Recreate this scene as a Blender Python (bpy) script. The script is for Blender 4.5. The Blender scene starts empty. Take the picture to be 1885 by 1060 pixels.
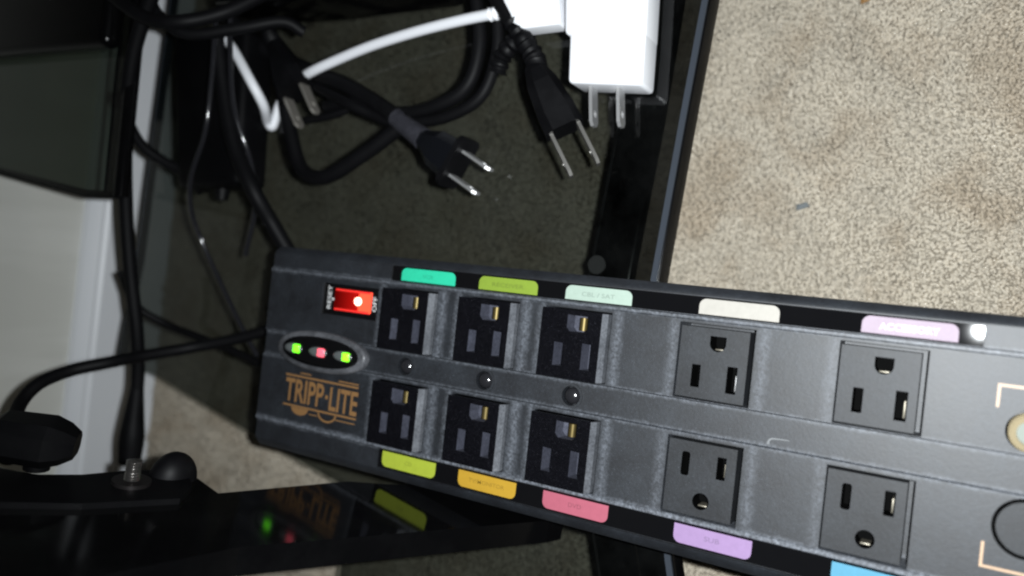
import bpy, bmesh, math, random
import numpy as np
from mathutils import Vector, Matrix
random.seed(7); rng = np.random.default_rng(11)
scene = bpy.context.scene
COL = scene.collection

# ------------------------------------------------------------------ camera
FPX, DHOR, PHI, H = 1466.0, 2613.2, 0.1083, 0.411     # focal length (px of 1885), horizon distance, roll, height
pit = math.atan(DHOR / FPX)
FW = Vector((0, math.cos(pit), -math.sin(pit)))
TW = Vector((0, math.sin(pit), math.cos(pit)))
SW = Vector((1, 0, 0))
RT = -TW * math.cos(PHI) + SW * math.sin(PHI)
DN = -TW * math.sin(PHI) - SW * math.cos(PHI)
CAM = Vector((0, 0, H))
cam = bpy.data.cameras.new("camera"); camo = bpy.data.objects.new("camera", cam); COL.objects.link(camo)
cam.sensor_width = 36.0; cam.lens = 36.0 * FPX / 1885.0; cam.clip_start = 0.005; cam.clip_end = 20
m = Matrix.Identity(4)
for i in range(3):
    m[i][0] = RT[i]; m[i][1] = -DN[i]; m[i][2] = -FW[i]; m[i][3] = CAM[i]
camo.matrix_world = m
scene.camera = camo
cam.dof.use_dof = True; cam.dof.focus_distance = 0.305; cam.dof.aperture_fstop = 5.8

# ------------------------------------------------------------------ world + the phone's flash
world = bpy.data.worlds.new("World"); scene.world = world; world.use_nodes = True
bg = world.node_tree.nodes["Background"]
bg.inputs[0].default_value = (0.75, 0.85, 1.0, 1); bg.inputs[1].default_value = 0.004
FLASH_W = 10.5
fl = bpy.data.lights.new("phone_flash", 'SPOT'); flo = bpy.data.objects.new("phone_flash", fl); COL.objects.link(flo)
fl.energy = FLASH_W; fl.shadow_soft_size = 0.0016; fl.spot_size = math.radians(150); fl.spot_blend = 0.9
fl.color = (0.93, 0.975, 1.0)
flo.location = CAM + RT * 0.015 - DN * 0.003
aim = (FW * FPX + RT * 520 + DN * 0).normalized()
flo.rotation_euler = aim.to_track_quat('-Z', 'Y').to_euler()
scene.view_settings.view_transform = 'Standard'; scene.view_settings.look = 'None'
scene.view_settings.exposure = 0; scene.view_settings.gamma = 1
scene.cycles.filter_width = 2.2
scene.cycles.max_bounces = 10; scene.cycles.transparent_max_bounces = 24
scene.cycles.caustics_reflective = False; scene.cycles.caustics_refractive = False

# ------------------------------------------------------------------ measuring: a photo pixel onto a real plane
def ray(x, y): return FW * FPX + RT * (x - 942.5) + DN * (y - 530)
def P(x, y, z):
    r = ray(x, y); return CAM + r * ((z - H) / r.z)
NM = Vector((0.99381, -0.10632, 0.03211)); DM = -0.108865     # inner face of the stand's glossy leg
def LEGP(x, y):
    r = ray(x, y); return CAM + r * ((DM - CAM.dot(NM)) / r.dot(NM))

# ------------------------------------------------------------------ materials
def mat(name, col=(0.5, 0.5, 0.5), rough=0.5, metal=0.0, spec=0.5, emit=None, estr=0.0, coat=0.0):
    m = bpy.data.materials.new(name); m.use_nodes = True
    b = m.node_tree.nodes["Principled BSDF"]
    b.inputs["Base Color"].default_value = (*col, 1); b.inputs["Roughness"].default_value = rough
    b.inputs["Metallic"].default_value = metal; b.inputs["Specular IOR Level"].default_value = spec
    b.inputs["Coat Weight"].default_value = coat; b.inputs["Coat Roughness"].default_value = 0.08
    if emit: b.inputs["Emission Color"].default_value = (*emit, 1); b.inputs["Emission Strength"].default_value = estr
    return m
def nt(m): return m.node_tree.nodes, m.node_tree.links, m.node_tree.nodes["Principled BSDF"]
def noise(N, L, co, scale, detail=4, rough=0.6, dist=0.0):
    n = N.new("ShaderNodeTexNoise"); n.inputs["Scale"].default_value = scale
    n.inputs["Detail"].default_value = detail; n.inputs["Roughness"].default_value = rough
    n.inputs["Distortion"].default_value = dist; L.new(co, n.inputs["Vector"]); return n.outputs["Fac"]
def ramp(N, L, fac, a, b, ca=(0, 0, 0, 1), cb=(1, 1, 1, 1)):
    r = N.new("ShaderNodeValToRGB"); e = r.color_ramp.elements
    e[0].position = a; e[0].color = ca; e[1].position = b; e[1].color = cb
    L.new(fac, r.inputs["Fac"]); return r.outputs["Color"]
def mixc(N, L, fac, a, b, mode='MIX'):
    n = N.new("ShaderNodeMix"); n.data_type = 'RGBA'; n.blend_type = mode
    for k, v in ((0, fac), (6, a), (7, b)):
        if hasattr(v, 'links'): L.new(v, n.inputs[k])
        else: n.inputs[k].default_value = v
    return n.outputs[2]
def math_n(N, L, op, a, b=0.0):
    n = N.new("ShaderNodeMath"); n.operation = op
    for k, v in enumerate((a, b)):
        if hasattr(v, 'links'): L.new(v, n.inputs[k])
        else: n.inputs[k].default_value = v
    return n.outputs[0]
def bump(N, L, b, h, strength, dist):
    n = N.new("ShaderNodeBump"); n.inputs["Strength"].default_value = strength; n.inputs["Distance"].default_value = dist
    L.new(h, n.inputs["Height"]); L.new(n.outputs[0], b.inputs["Normal"])
def dusty(name, base, dust, amount=0.5, rough=0.5, lines=(), spec=0.4, speck=1.0):
    """dark plastic under a film of dust, thicker along the given X lines (mm)"""
    m = mat(name, base, rough, spec=spec); N, L, b = nt(m)
    tc = N.new("ShaderNodeTexCoord").outputs["Object"]
    n1 = noise(N, L, tc, 60, 5, 0.65); n2 = noise(N, L, tc, 900, 3, 0.7); n3 = noise(N, L, tc, 2600, 2, 0.6)
    film = math_n(N, L, 'MULTIPLY', ramp(N, L, n1, 0.28, 0.78), amount)
    edge = None
    if lines:
        sx = N.new("ShaderNodeSeparateXYZ"); L.new(tc, sx.inputs[0])
        wob = math_n(N, L, 'MULTIPLY', math_n(N, L, 'SUBTRACT', noise(N, L, tc, 190, 3), 0.5), 0.0022)
        for ax, lx, w, k in lines:
            d = math_n(N, L, 'ABSOLUTE', math_n(N, L, 'SUBTRACT', math_n(N, L, 'ADD', sx.outputs[ax], wob), lx * 1e-3))
            f = math_n(N, L, 'MULTIPLY', math_n(N, L, 'SUBTRACT', 1.0, math_n(N, L, 'MINIMUM', math_n(N, L, 'DIVIDE', d, w * 1e-3), 1.0)), k)
            f = math_n(N, L, 'MULTIPLY', f, ramp(N, L, n2, 0.15, 0.75))
            if ax == 1:            # only on the two socket rows
                dx = math_n(N, L, 'ABSOLUTE', math_n(N, L, 'SUBTRACT', sx.outputs[0], .0017))
                f = math_n(N, L, 'MULTIPLY', f, math_n(N, L, 'MULTIPLY', math_n(N, L, 'GREATER_THAN', dx, .0059), math_n(N, L, 'LESS_THAN', dx, .0364)))
            edge = f if edge is None else math_n(N, L, 'MAXIMUM', edge, f)
    sp = math_n(N, L, 'MULTIPLY', ramp(N, L, n3, 0.64, 0.74), 0.75 * speck)
    fac = math_n(N, L, 'MINIMUM', math_n(N, L, 'ADD', film, sp), 1.0)
    fine = mixc(N, L, ramp(N, L, n2, 0.3, 0.7), (0.62, 0.62, 0.62, 1), (1.30, 1.30, 1.30, 1))
    c = mixc(N, L, fac, (*base, 1), (*dust, 1))
    if edge is not None: c = mixc(N, L, edge, c, (0.15, 0.163, 0.188, 1))
    L.new(mixc(N, L, 1.0, c, fine, 'MULTIPLY'), b.inputs["Base Color"])
    L.new(math_n(N, L, 'ADD', math_n(N, L, 'MULTIPLY', fac, 0.10), rough), b.inputs["Roughness"])
    bump(N, L, b, n2, 0.12, 0.0004)
    return m
def smudged(name, base, rough=0.08, spec=0.5, dust=(0.10, 0.10, 0.10), amt=0.12):
    m = mat(name, base, rough, spec=spec); N, L, b = nt(m)
    tc = N.new("ShaderNodeTexCoord").outputs["Object"]
    a = ramp(N, L, noise(N, L, tc, 35, 5, 0.7), 0.45, 0.85); s = ramp(N, L, noise(N, L, tc, 1900, 2), 0.73, 0.79)
    f = math_n(N, L, 'ADD', math_n(N, L, 'MULTIPLY', a, amt), math_n(N, L, 'MULTIPLY', s, amt * 2.2))
    L.new(mixc(N, L, f, (*base, 1), (*dust, 1)), b.inputs["Base Color"])
    L.new(math_n(N, L, 'ADD', math_n(N, L, 'MULTIPLY', f, 0.8), rough), b.inputs["Roughness"])
    return m
def tinted_glass(name, t, rough=0.03):
    m = bpy.data.materials.new(name); m.use_nodes = True
    N, L = m.node_tree.nodes, m.node_tree.links
    N.remove(N["Principled BSDF"]); out = N["Material Output"]
    tr = N.new("ShaderNodeBsdfTransparent"); tr.inputs[0].default_value = (*t, 1)
    gl = N.new("ShaderNodeBsdfGlossy"); gl.inputs["Roughness"].default_value = rough
    df = N.new("ShaderNodeBsdfDiffuse"); df.inputs[0].default_value = (0.20, 0.21, 0.21, 1)
    tc = N.new("ShaderNodeTexCoord").outputs["Object"]
    lay = N.new("ShaderNodeFresnel"); lay.inputs[0].default_value = 1.5
    geo = N.new("ShaderNodeNewGeometry")
    front = math_n(N, L, 'SUBTRACT', 1.0, geo.outputs["Backfacing"])
    fr = math_n(N, L, 'MULTIPLY', lay.outputs[0], front)
    d1 = ramp(N, L, noise(N, L, tc, 22, 5, 0.7), 0.35, 0.8); d2 = ramp(N, L, noise(N, L, tc, 1500, 2), 0.72, 0.77)
    dd = math_n(N, L, 'ADD', math_n(N, L, 'MULTIPLY', d1, 0.022), math_n(N, L, 'MULTIPLY', d2, 0.10))
    m0 = N.new("ShaderNodeMixShader"); L.new(math_n(N, L, 'MULTIPLY', dd, front), m0.inputs[0])
    L.new(tr.outputs[0], m0.inputs[1]); L.new(df.outputs[0], m0.inputs[2])
    mx = N.new("ShaderNodeMixShader"); L.new(fr, mx.inputs[0]); L.new(m0.outputs[0], mx.inputs[1]); L.new(gl.outputs[0], mx.inputs[2])
    L.new(mx.outputs[0], out.inputs[0]); return m

DL = [(0, x + 41.0, w, k) for x, w, k in ((-3.2, 1.7, 0.75), (-33.6, 1.4, 0.6), (-45.2, 1.5, 0.6), (-76.3, 2.2, 1.0))]
DL += [(1, y - 110.0, w, k) for y, w, k in ((226, 3.0, .55), (193, 3.5, .7), (185, 2.5, .6), (152, 3.5, .7), (145, 2.5, .5), (112, 3.0, .55), (90, 3.0, .4), (57.5, 3.0, .4), (35, 3.0, .3))]
M = dict(
    body=dusty("dusty_plastic", (0.0045, 0.005, 0.007), (0.056, 0.068, 0.083), 0.23, 0.53, DL, spec=0.62),
    insert=dusty("dusty_socket_plastic", (0.0045, 0.005, 0.0065), (0.048, 0.056, 0.066), 0.25, 0.55, spec=0.45),
    black_insert=dusty("clean_socket_plastic", (0.0025, 0.0025, 0.0035), (0.06, 0.06, 0.075), 0.02, 0.22, speck=0.5),
    slot_wall=dusty("slot_wall_dust", (0.035, 0.037, 0.052), (0.09, 0.095, 0.125), 0.5, 0.6, speck=0.3),
    ridge=dusty("flashlit_dusty_ridge", (0.045, 0.048, 0.055), (0.20, 0.21, 0.23), 0.6, 0.5),  # outlet side facing the flash: its brightness painted into the colour, plus dust
    hole=mat("socket_dark", (0.003, 0.003, 0.003), 0.8, spec=0.0),
    dim_nickel=mat('worn_nickel', (0.30, 0.29, 0.27), .38, .9),
    dull=mat("dull_contact", (0.22, 0.20, 0.16), 0.45, 0.8),
    brass=mat("brass", (0.11, 0.082, 0.028), 0.45, .75),
    nickel=mat("nickel", (0.62, 0.62, 0.62), 0.42, 0.85),
    gold=mat("gold_thread", (0.14, 0.11, 0.055), 0.6, .35),
    label_base=smudged("label_strip_plastic", (0.0035, 0.0035, 0.004), 0.02, 0.5, amt=0.006),
    gold_print=mat("gold_print", (0.20, 0.105, 0.040), 0.5),
    tan_print=mat("tan_print", (0.40, 0.27, 0.17), 0.5),
    white_print=mat("white_print", (0.62, 0.62, 0.62), 0.5),
    scuff=mat("scuff", (0.15, 0.155, 0.16), 0.8),
    gloss=smudged("gloss_black_metal", (0.002, 0.002, 0.0022), 0.09, 0.20, amt=0.02),
    satin=smudged("satin_black", (0.002, 0.002, 0.0024), 0.5, 0.08, dust=(0.05, 0.05, 0.05), amt=0.05),
    rubber=smudged("black_rubber", (0.0022, 0.0022, 0.0027), 0.5, 0.13, dust=(0.05, 0.05, 0.055), amt=0.10),
    cord=smudged("black_cord", (0.0025, 0.0025, 0.003), 0.55, 0.12, dust=(0.03, 0.03, 0.034), amt=0.08),
    relief=dusty("dusty_rubber", (0.008, 0.008, 0.011), (0.055, 0.055, 0.068), 0.6, 0.55),
    thin=mat("glossy_thin_wire", (0.012, 0.012, 0.014), 0.12, spec=0.6),
    whitep=mat("white_plastic", (0.82, 0.83, 0.86), 0.32, spec=0.45),
    white_cable=mat("white_cable_skin", (0.70, 0.71, 0.74), 0.45),
    glass=tinted_glass("smoked_glass", (0.555, 0.573, 0.562)),
    glass2=tinted_glass("smoked_glass_upper", (0.46, 0.49, 0.46)),
    trim=mat("bevelled_glass_edge", (0.034, 0.040, 0.050), 0.3, spec=0.5),
    lens=None)

# ------------------------------------------------------------------ object helpers
def tag(o, label=None, cat=None, group=None, kind=None):
    if label: o['label'] = label
    if cat: o['category'] = cat
    if group: o['group'] = group
    if kind: o['kind'] = kind
    return o
def thing(name, label, cat, loc=(0, 0, 0), group=None):
    o = bpy.data.objects.new(name, None); COL.objects.link(o); o.location = loc; o.empty_display_size = 0.02
    return tag(o, label, cat, group)
def rootloc(o):
    v = Vector((0, 0, 0))
    while o is not None: v += o.location; o = o.parent
    return v
def obj(name, bm, material, parent=None, smooth=True, label=None, angle=35):
    """a bmesh in world metres becomes one object"""
    off = rootloc(parent)
    bmesh.ops.recalc_face_normals(bm, faces=bm.faces)
    if parent is not None: bmesh.ops.translate(bm, vec=-off, verts=bm.verts)
    me = bpy.data.meshes.new(name); bm.to_mesh(me); bm.free()
    mats = material if isinstance(material, (list, tuple)) else [material]
    for q in mats: me.materials.append(q)
    o = bpy.data.objects.new(name, me); COL.objects.link(o); o.parent = parent
    if smooth:
        for p in me.polygons: p.use_smooth = True
        try: me.set_sharp_from_angle(angle=math.radians(angle))
        except Exception: pass
    if label: o['label'] = label
    return o
def box(bm, lo, hi, bevel=0.0, seg=2):
    lo = Vector(lo); hi = Vector(hi); r = bmesh.ops.create_cube(bm, size=1.0)
    bmesh.ops.scale(bm, vec=hi - lo, verts=r['verts']); bmesh.ops.translate(bm, vec=(lo + hi) / 2, verts=r['verts'])
    if bevel:
        es = list({e for v in r['verts'] for e in v.link_edges})
        bmesh.ops.bevel(bm, geom=es, offset=bevel, segments=seg, profile=0.5, affect='EDGES')
    return bm
def smoothpath(pts, n=9):
    p = [Vector(q) for q in pts]; p = [p[0] * 2 - p[1]] + p + [p[-1] * 2 - p[-2]]; out = []
    for i in range(1, len(p) - 2):
        for k in range(n):
            t = k / n; a, b, c, d = p[i - 1:i + 3]
            out.append(0.5 * ((2 * b) + (c - a) * t + (2 * a - 5 * b + 4 * c - d) * t * t + (3 * b - a - 3 * c + d) * t ** 3))
    out.append(p[-2]); return out
def tube(bm, pts, r, seg=14, caps=True, flat=1.0, twin=0.0):
    """r: number or function of 0..1; twin>0 gives a two-conductor groove"""
    n = len(pts); rings = []; up = Vector((0.13, 0.21, 0.97))
    for i, p in enumerate(pts):
        t = (pts[min(i + 1, n - 1)] - pts[max(i - 1, 0)]).normalized()
        u = up - t * up.dot(t)
        if u.length < 0.15: u = Vector((1, 0, 0)) - t * t.x
        u.normalize(); w = t.cross(u); rr = r(i / (n - 1)) if callable(r) else r
        ring = []
        for k in range(seg):
            a = 2 * math.pi * k / seg
            q = 1 - twin * max(0, math.cos(2 * a)) if twin else 1
            ring.append(bm.verts.new(p + u * (math.sin(a) * rr * flat * 1) + w * (math.cos(a) * rr) if not twin else
                                     p + u * (math.cos(a) * rr * q * .8) + w * (math.sin(a) * rr * 1.35)))
        rings.append(ring)
    for a, b in zip(rings, rings[1:]):
        for k in range(seg): bm.faces.new((a[k], a[(k + 1) % seg], b[(k + 1) % seg], b[k]))
    if caps: bm.faces.new(rings[0][::-1]); bm.faces.new(rings[-1])
    return bm
def prism(bm, pts, d):
    a = [bm.verts.new(p) for p in pts]; b = [bm.verts.new(Vector(p) + Vector(d)) for p in pts]
    n = len(a); bm.faces.new(a); bm.faces.new(b[::-1])
    for k in range(n): bm.faces.new((a[k], b[k], b[(k + 1) % n], a[(k + 1) % n]))
    return bm
def frame(o, xdir, roll=0.0):
    x = Vector(xdir).normalized(); z = Vector((0, 0, 1)); z = (z - x * z.dot(x)).normalized(); y = z.cross(x)
    c, s = math.cos(roll), math.sin(roll); y2 = y * c + z * s; z2 = z * c - y * s
    mm = Matrix.Identity(4)
    for i in range(3): mm[i][0] = x[i]; mm[i][1] = y2[i]; mm[i][2] = z2[i]; mm[i][3] = o[i]
    return mm
def loft(bm, secs, mtx, ch=0.3):
    """secs: (x, half y, half z) chamfered-rectangle sections"""
    rings = []
    for x, hy, hz, *c in secs:
        k = (c[0] if c else ch) * min(hy, hz)
        pts = [(hy - k, -hz), (hy, -hz + k), (hy, hz - k), (hy - k, hz), (-hy + k, hz), (-hy, hz - k), (-hy, -hz + k), (-hy + k, -hz)]
        rings.append([bm.verts.new(mtx @ Vector((x, a, b))) for a, b in pts])
    for a, b in zip(rings, rings[1:]):
        for k in range(8): bm.faces.new((a[k], a[(k + 1) % 8], b[(k + 1) % 8], b[k]))
    bm.faces.new(rings[0][::-1]); bm.faces.new(rings[-1]); return bm
def cyl(bm, c, axis, r, h, seg=24, r2=None):
    axis = Vector(axis).normalized(); q = axis.to_track_quat('Z', 'Y').to_matrix().to_4x4(); q.translation = Vector(c) + axis * h / 2
    bmesh.ops.create_cone(bm, cap_ends=True, segments=seg, radius1=r, radius2=r if r2 is None else r2, depth=h, matrix=q); return bm
def boolean(target, cutters, wallmat=None):
    """cut meshes out of a mesh object (applied at once)"""
    for bmc in cutters:
        bmesh.ops.recalc_face_normals(bmc, faces=bmc.faces)
        me = bpy.data.meshes.new("cut"); bmc.to_mesh(me); bmc.free()
        if wallmat: me.materials.append(wallmat)
        c = bpy.data.objects.new("cut", me); COL.objects.link(c)
        md = target.modifiers.new("b", 'BOOLEAN'); md.operation = 'DIFFERENCE'; md.solver = 'EXACT'; md.object = c
        if wallmat: md.material_mode = 'TRANSFER'
        bpy.context.view_layer.update(); dg = bpy.context.evaluated_depsgraph_get()
        new = bpy.data.meshes.new_from_object(target.evaluated_get(dg)); target.modifiers.clear()
        old = target.data; target.data = new; bpy.data.meshes.remove(old)
        bpy.data.objects.remove(c); bpy.data.meshes.remove(me)
    for p in target.data.polygons: p.use_smooth = True
    target.data.set_sharp_from_angle(angle=math.radians(35))
def lettering(text, c, w, h, material, parent, rot=0.0, bold=0.0, slope=0.0, name='lettering'):
    """flat raised print on an upward face: reads along -Y (picture right), top towards +X"""
    cu = bpy.data.curves.new("t", 'FONT'); cu.body = text; cu.size = 1; cu.offset = bold; cu.fill_mode = 'FRONT'; cu.resolution_u = 3
    to = bpy.data.objects.new("t", cu); COL.objects.link(to); bpy.context.view_layer.update()
    me = bpy.data.meshes.new_from_object(to.evaluated_get(bpy.context.evaluated_depsgraph_get()))
    bpy.data.objects.remove(to); bpy.data.curves.remove(cu)
    co = np.array([v.co[:] for v in me.vertices]); lo, hi = co.min(0), co.max(0)
    off = rootloc(parent); cr, sr = math.cos(rot), math.sin(rot)
    for v in me.vertices:
        x = ((v.co.x - lo[0]) / (hi[0] - lo[0]) - 0.5) * w; y = ((v.co.y - lo[1]) / (hi[1] - lo[1]) - 0.5) * h
        x, y = x * cr - y * sr, x * sr + y * cr
        v.co = Vector((c[0] + y, c[1] - x, c[2] + slope * y)) - off
    me.materials.clear(); me.materials.append(material); me.name = name
    o = bpy.data.objects.new(name, me); COL.objects.link(o); o.parent = parent; return o
mm = 1e-3
def V(x, y, z): return Vector((x * mm, y * mm, z * mm))

# ================================================================== SETTING: carpet, wall
carpet_m = mat("carpet_backing", (0.36, 0.32, 0.26), 0.95, spec=0.1)
bm = bmesh.new(); box(bm, (-1.2, -1.2, -0.012), (1.2, 0.56, 0.0))
tag(obj('carpet', bm, carpet_m, smooth=False), kind='structure')
def make_pile():
    x0, x1, y0, y1, s = -0.26, 0.33, -0.16, 0.535, 0.0018
    def grid(a0, a1, b0, b1, st):
        gx, gy = np.meshgrid(np.arange(a0, a1, st), np.arange(b0, b1, st)); k = gx.size
        return gx.ravel() + rng.uniform(-.55, .55, k) * st, gy.ravel() + rng.uniform(-.55, .55, k) * st
    ax, ay = grid(x0, x1, y0, y1, s); far = ~((ax > -.15) & (ax < .22) & (ay > -.06) & (ay < .14))
    fx, fy = grid(-.15, .22, -.06, .14, .00122)
    bx = np.concatenate([ax[far], fx]); by = np.concatenate([ay[far], fy]); n = bx.size
    fine = np.concatenate([np.ones(far.sum()), np.full(fx.size, .72)])
    def low(fr, seed, k=14):
        r = np.random.default_rng(seed); o = np.zeros(n)
        for _ in range(k):
            a = r.uniform(0, 2 * np.pi); f = fr * r.uniform(.5, 1.7); o += np.sin((bx * np.cos(a) + by * np.sin(a)) * f + r.uniform(0, 6.28))
        return o / np.sqrt(k / 2)
    ang = low(60, 3) * 1.1 + rng.normal(0, 1.0, n); lean = np.abs(rng.normal(.45, .3, n)) * (1 + .25 * low(110, 9))
    hgt = 0.0046 + 0.0006 * low(150, 4) + rng.normal(0, .00035, n)
    rad = rng.uniform(.0010, .0016, n) * fine
    S, K = 4, 2
    vs = np.zeros((n, K * S + 1, 3)); tw = rng.uniform(0, 6.28, n)
    for k in range(K):
        t = k / K; q = lean * t * t * hgt
        cx, cy, cz = bx + np.cos(ang) * q, by + np.sin(ang) * q, 0.0002 + hgt * t * (1 - .18 * t * lean)
        rr = rad * (1, 1.15)[k]
        for j in range(S):
            a = tw + 6.283 * j / S + t * 1.6
            vs[:, k * S + j, 0] = cx + np.cos(a) * rr; vs[:, k * S + j, 1] = cy + np.sin(a) * rr; vs[:, k * S + j, 2] = cz + rng.normal(0, .00018, n)
    q = lean * hgt * .95
    vs[:, -1, 0] = bx + np.cos(ang) * q; vs[:, -1, 1] = by + np.sin(ang) * q; vs[:, -1, 2] = hgt * (1 - .2 * np.clip(lean, 0, 1.5))
    base = []
    for k in range(K - 1):
        for j in range(S):
            a, b2, c, d = k * S + j, k * S + (j + 1) % S, (k + 1) * S + (j + 1) % S, (k + 1) * S + j
            base += [(a, b2, c), (a, c, d)]
    for j in range(S): base.append(((K - 1) * S + j, (K - 1) * S + (j + 1) % S, K * S))
    base = np.array(base); nv = K * S + 1
    tri = (base[None] + (np.arange(n) * nv)[:, None, None]).reshape(-1, 3)
    me = bpy.data.meshes.new('carpet_pile')
    me.vertices.add(n * nv); me.vertices.foreach_set('co', vs.reshape(-1).astype(np.float32))
    me.loops.add(tri.size); me.loops.foreach_set('vertex_index', tri.ravel().astype(np.int32))
    me.polygons.add(len(tri)); me.polygons.foreach_set('loop_start', np.arange(0, tri.size, 3, dtype=np.int32))
    me.polygons.foreach_set('loop_total', np.full(len(tri), 3, dtype=np.int32))
    at = me.attributes.new('yarn', 'FLOAT', 'POINT'); at.data.foreach_set('value', np.repeat(rng.uniform(0, 1, n), nv).astype(np.float32))
    me.update(calc_edges=True)
    me.polygons.foreach_set('use_smooth', np.ones(len(tri), dtype=bool))
    pm = mat("carpet_yarn", (0.4, 0.35, 0.28), 0.62, spec=0.35); N, L, b = nt(pm)
    A = N.new("ShaderNodeAttribute"); A.attribute_name = 'yarn'
    tc = N.new("ShaderNodeTexCoord").outputs["Object"]
    c1 = mixc(N, L, A.outputs["Fac"], (0.415, 0.37, 0.30, 1), (0.505, 0.455, 0.375, 1))
    mot = ramp(N, L, noise(N, L, tc, 330, 4, 0.7), 0.30, 0.72, (0.83, 0.825, 0.81, 1), (1.13, 1.13, 1.13, 1)); c1 = mixc(N, L, 1.0, c1, mot, 'MULTIPLY')
    st = ramp(N, L, noise(N, L, tc, 26, 3, 0.55, 0.6), 0.47, 0.68)
    c2 = mixc(N, L, math_n(N, L, 'MULTIPLY', st, 0.52), c1, mixc(N, L, 1.0, c1, (0.66, 0.57, 0.48, 1), 'MULTIPLY'))
    L.new(c2, b.inputs["Base Color"])
    L.new(math_n(N, L, 'SUBTRACT', 0.62, math_n(N, L, 'MULTIPLY', math_n(N, L, 'GREATER_THAN', A.outputs["Fac"], 0.90), 0.46)), b.inputs["Roughness"])
    me.materials.append(pm)
    o = bpy.data.objects.new('carpet_pile', me); COL.objects.link(o); tag(o, kind='stuff'); o['label'] = 'beige cut pile carpet tufts'
make_pile()
lint_m = mat("lint", (0.15, 0.165, 0.17), 0.9); crumb_m = mat("crumb", (0.24, 0.12, 0.03), 0.6)
def blob(name, label, cat, c, sx, sy, sz, rot, material):
    bm = bmesh.new(); bmesh.ops.create_icosphere(bm, subdivisions=3, radius=1)
    for v in bm.verts:
        k = 1 + 0.22 * math.sin(v.co.x * 4.1 + 1) * math.cos(v.co.y * 3.7) + random.uniform(-.06, .06)
        v.co = Vector((v.co.x * sx, v.co.y * sy, v.co.z * sz)) * k
    bmesh.ops.rotate(bm, matrix=Matrix.Rotation(rot, 3, 'Z'), verts=bm.verts); bmesh.ops.translate(bm, vec=c, verts=bm.verts)
    return tag(obj(name, bm, material), label, cat)
q = P(1477, 379, 0.0066); blob('lint_speck', 'small blue grey speck of lint lying on the lit beige carpet', 'lint', q, .0016, .0033, .0014, .35, lint_m)
q = P(1597, -4, 0.007); blob('crumb', 'brown crumb on the carpet at the upper edge of the photo', 'crumb', q, .0016, .0036, .0012, .5, crumb_m)

wall_m = mat("painted_wall", (0.62, 0.63, 0.60), 0.7, spec=0.3); N, L, b = nt(wall_m)
tc = N.new("ShaderNodeTexCoord").outputs["Object"]; mp = N.new("ShaderNodeMapping"); mp.inputs["Scale"].default_value = (26, 1, 5); mp.inputs["Rotation"].default_value = (0, .35, 0)
L.new(tc, mp.inputs[0]); st = ramp(N, L, noise(N, L, mp.outputs[0], 1.0, 4, 0.6), 0.45, 0.75)
L.new(mixc(N, L, st, (0.68, 0.68, 0.63, 1), (0.80, 0.80, 0.755, 1)), b.inputs["Base Color"])
bump(N, L, b, noise(N, L, tc, 420, 3), 0.25, 0.0006)
bm = bmesh.new(); box(bm, (-1.2, 0.552, -0.01), (1.2, 0.60, 1.4))
wall = tag(obj('wall', bm, wall_m, smooth=False), kind='structure')
base_m = mat("baseboard_paint", (0.80, 0.82, 0.85), 0.4)
prof = [(0.552, 0), (0.540, 0), (0.540, .052), (0.5415, .0545), (0.5415, .057), (0.545, .061), (0.548, .0635), (0.552, .0645)]
bm = bmesh.new(); prism(bm, [Vector((-1.2, y, z)) for y, z in prof], (2.4, 0, 0)); obj('baseboard', bm, base_m, wall, angle=20)

# ================================================================== GLASS STAND
ZG = 0.090
stand = thing('glass_media_stand', 'black glass media stand with smoked glass shelf and slanted glossy leg', 'media stand', (0, 0.3, 0))
fe = [(330, 92), (230, 99), (128, 105), (78, 109), (10, 114), (-50, 106), (-104, 95), (-160, 80), (-205, 64)]
be = [(-205, 262), (-150, 262), (-110, 267), (-96.5, 333), (-76, 422), (-73, 460), (-9, 452), (135, 447), (330, 440)]
bm = bmesh.new(); prism(bm, [V(x, y, 84) for x, y in fe + be], (0, 0, .006)); obj('glass_shelf', bm, M['glass'], stand, smooth=False)
def strip_along(pts, prof):
    bm = bmesh.new(); rings = []
    for x, y in pts: rings.append([bm.verts.new(V(x, y + dy, z)) for dy, z in prof])
    n = len(prof)
    for a, b in zip(rings, rings[1:]):
        for k in range(n): bm.faces.new((a[k], a[(k + 1) % n], b[(k + 1) % n], b[k]))
    bm.faces.new(rings[0]); bm.faces.new(rings[-1][::-1]); return bm
obj('bevelled_edge', strip_along(fe, [(-.1, 90.2), (-2.0, 88.2), (-2.0, 86.9), (-.1, 86.9)]), M['trim'], stand, angle=30)
obj('rear_edge', strip_along([(330, 440), (135, 447), (-9, 452), (-73, 460)], [(-.7, 90.25), (.35, 90.25), (.35, 83.8), (.1, 83.8), (.1, 90.05), (-.7, 90.05)]), M['trim'], stand, angle=30)
obj('edge_strip', strip_along(fe, [(-.1, 86.7), (-2.6, 86.7), (-4.0, 84), (-4.4, 80), (-.1, 80)]), M['gloss'], stand, angle=30)
rl = [(330, 118), (128, 124), (78, 127), (10, 133), (-50, 125), (-104, 118), (-160, 101), (-205, 86)]
obj('front_rail', strip_along(rl, [(-7, 82.5), (-8.5, 80), (-8.5, 60), (13, 60), (13, 82), (11, 83.5), (-5, 83.5)]), M['gloss'], stand, angle=30)
bm = bmesh.new(); cyl(bm, P(1098, 487, .0843) - Vector((0, 0, .0006)), (0, 0, 1), .0042, .0005); obj('clear_bumper', bm, mat("bumper", (0.03, 0.03, 0.03), 0.35), stand)
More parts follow.
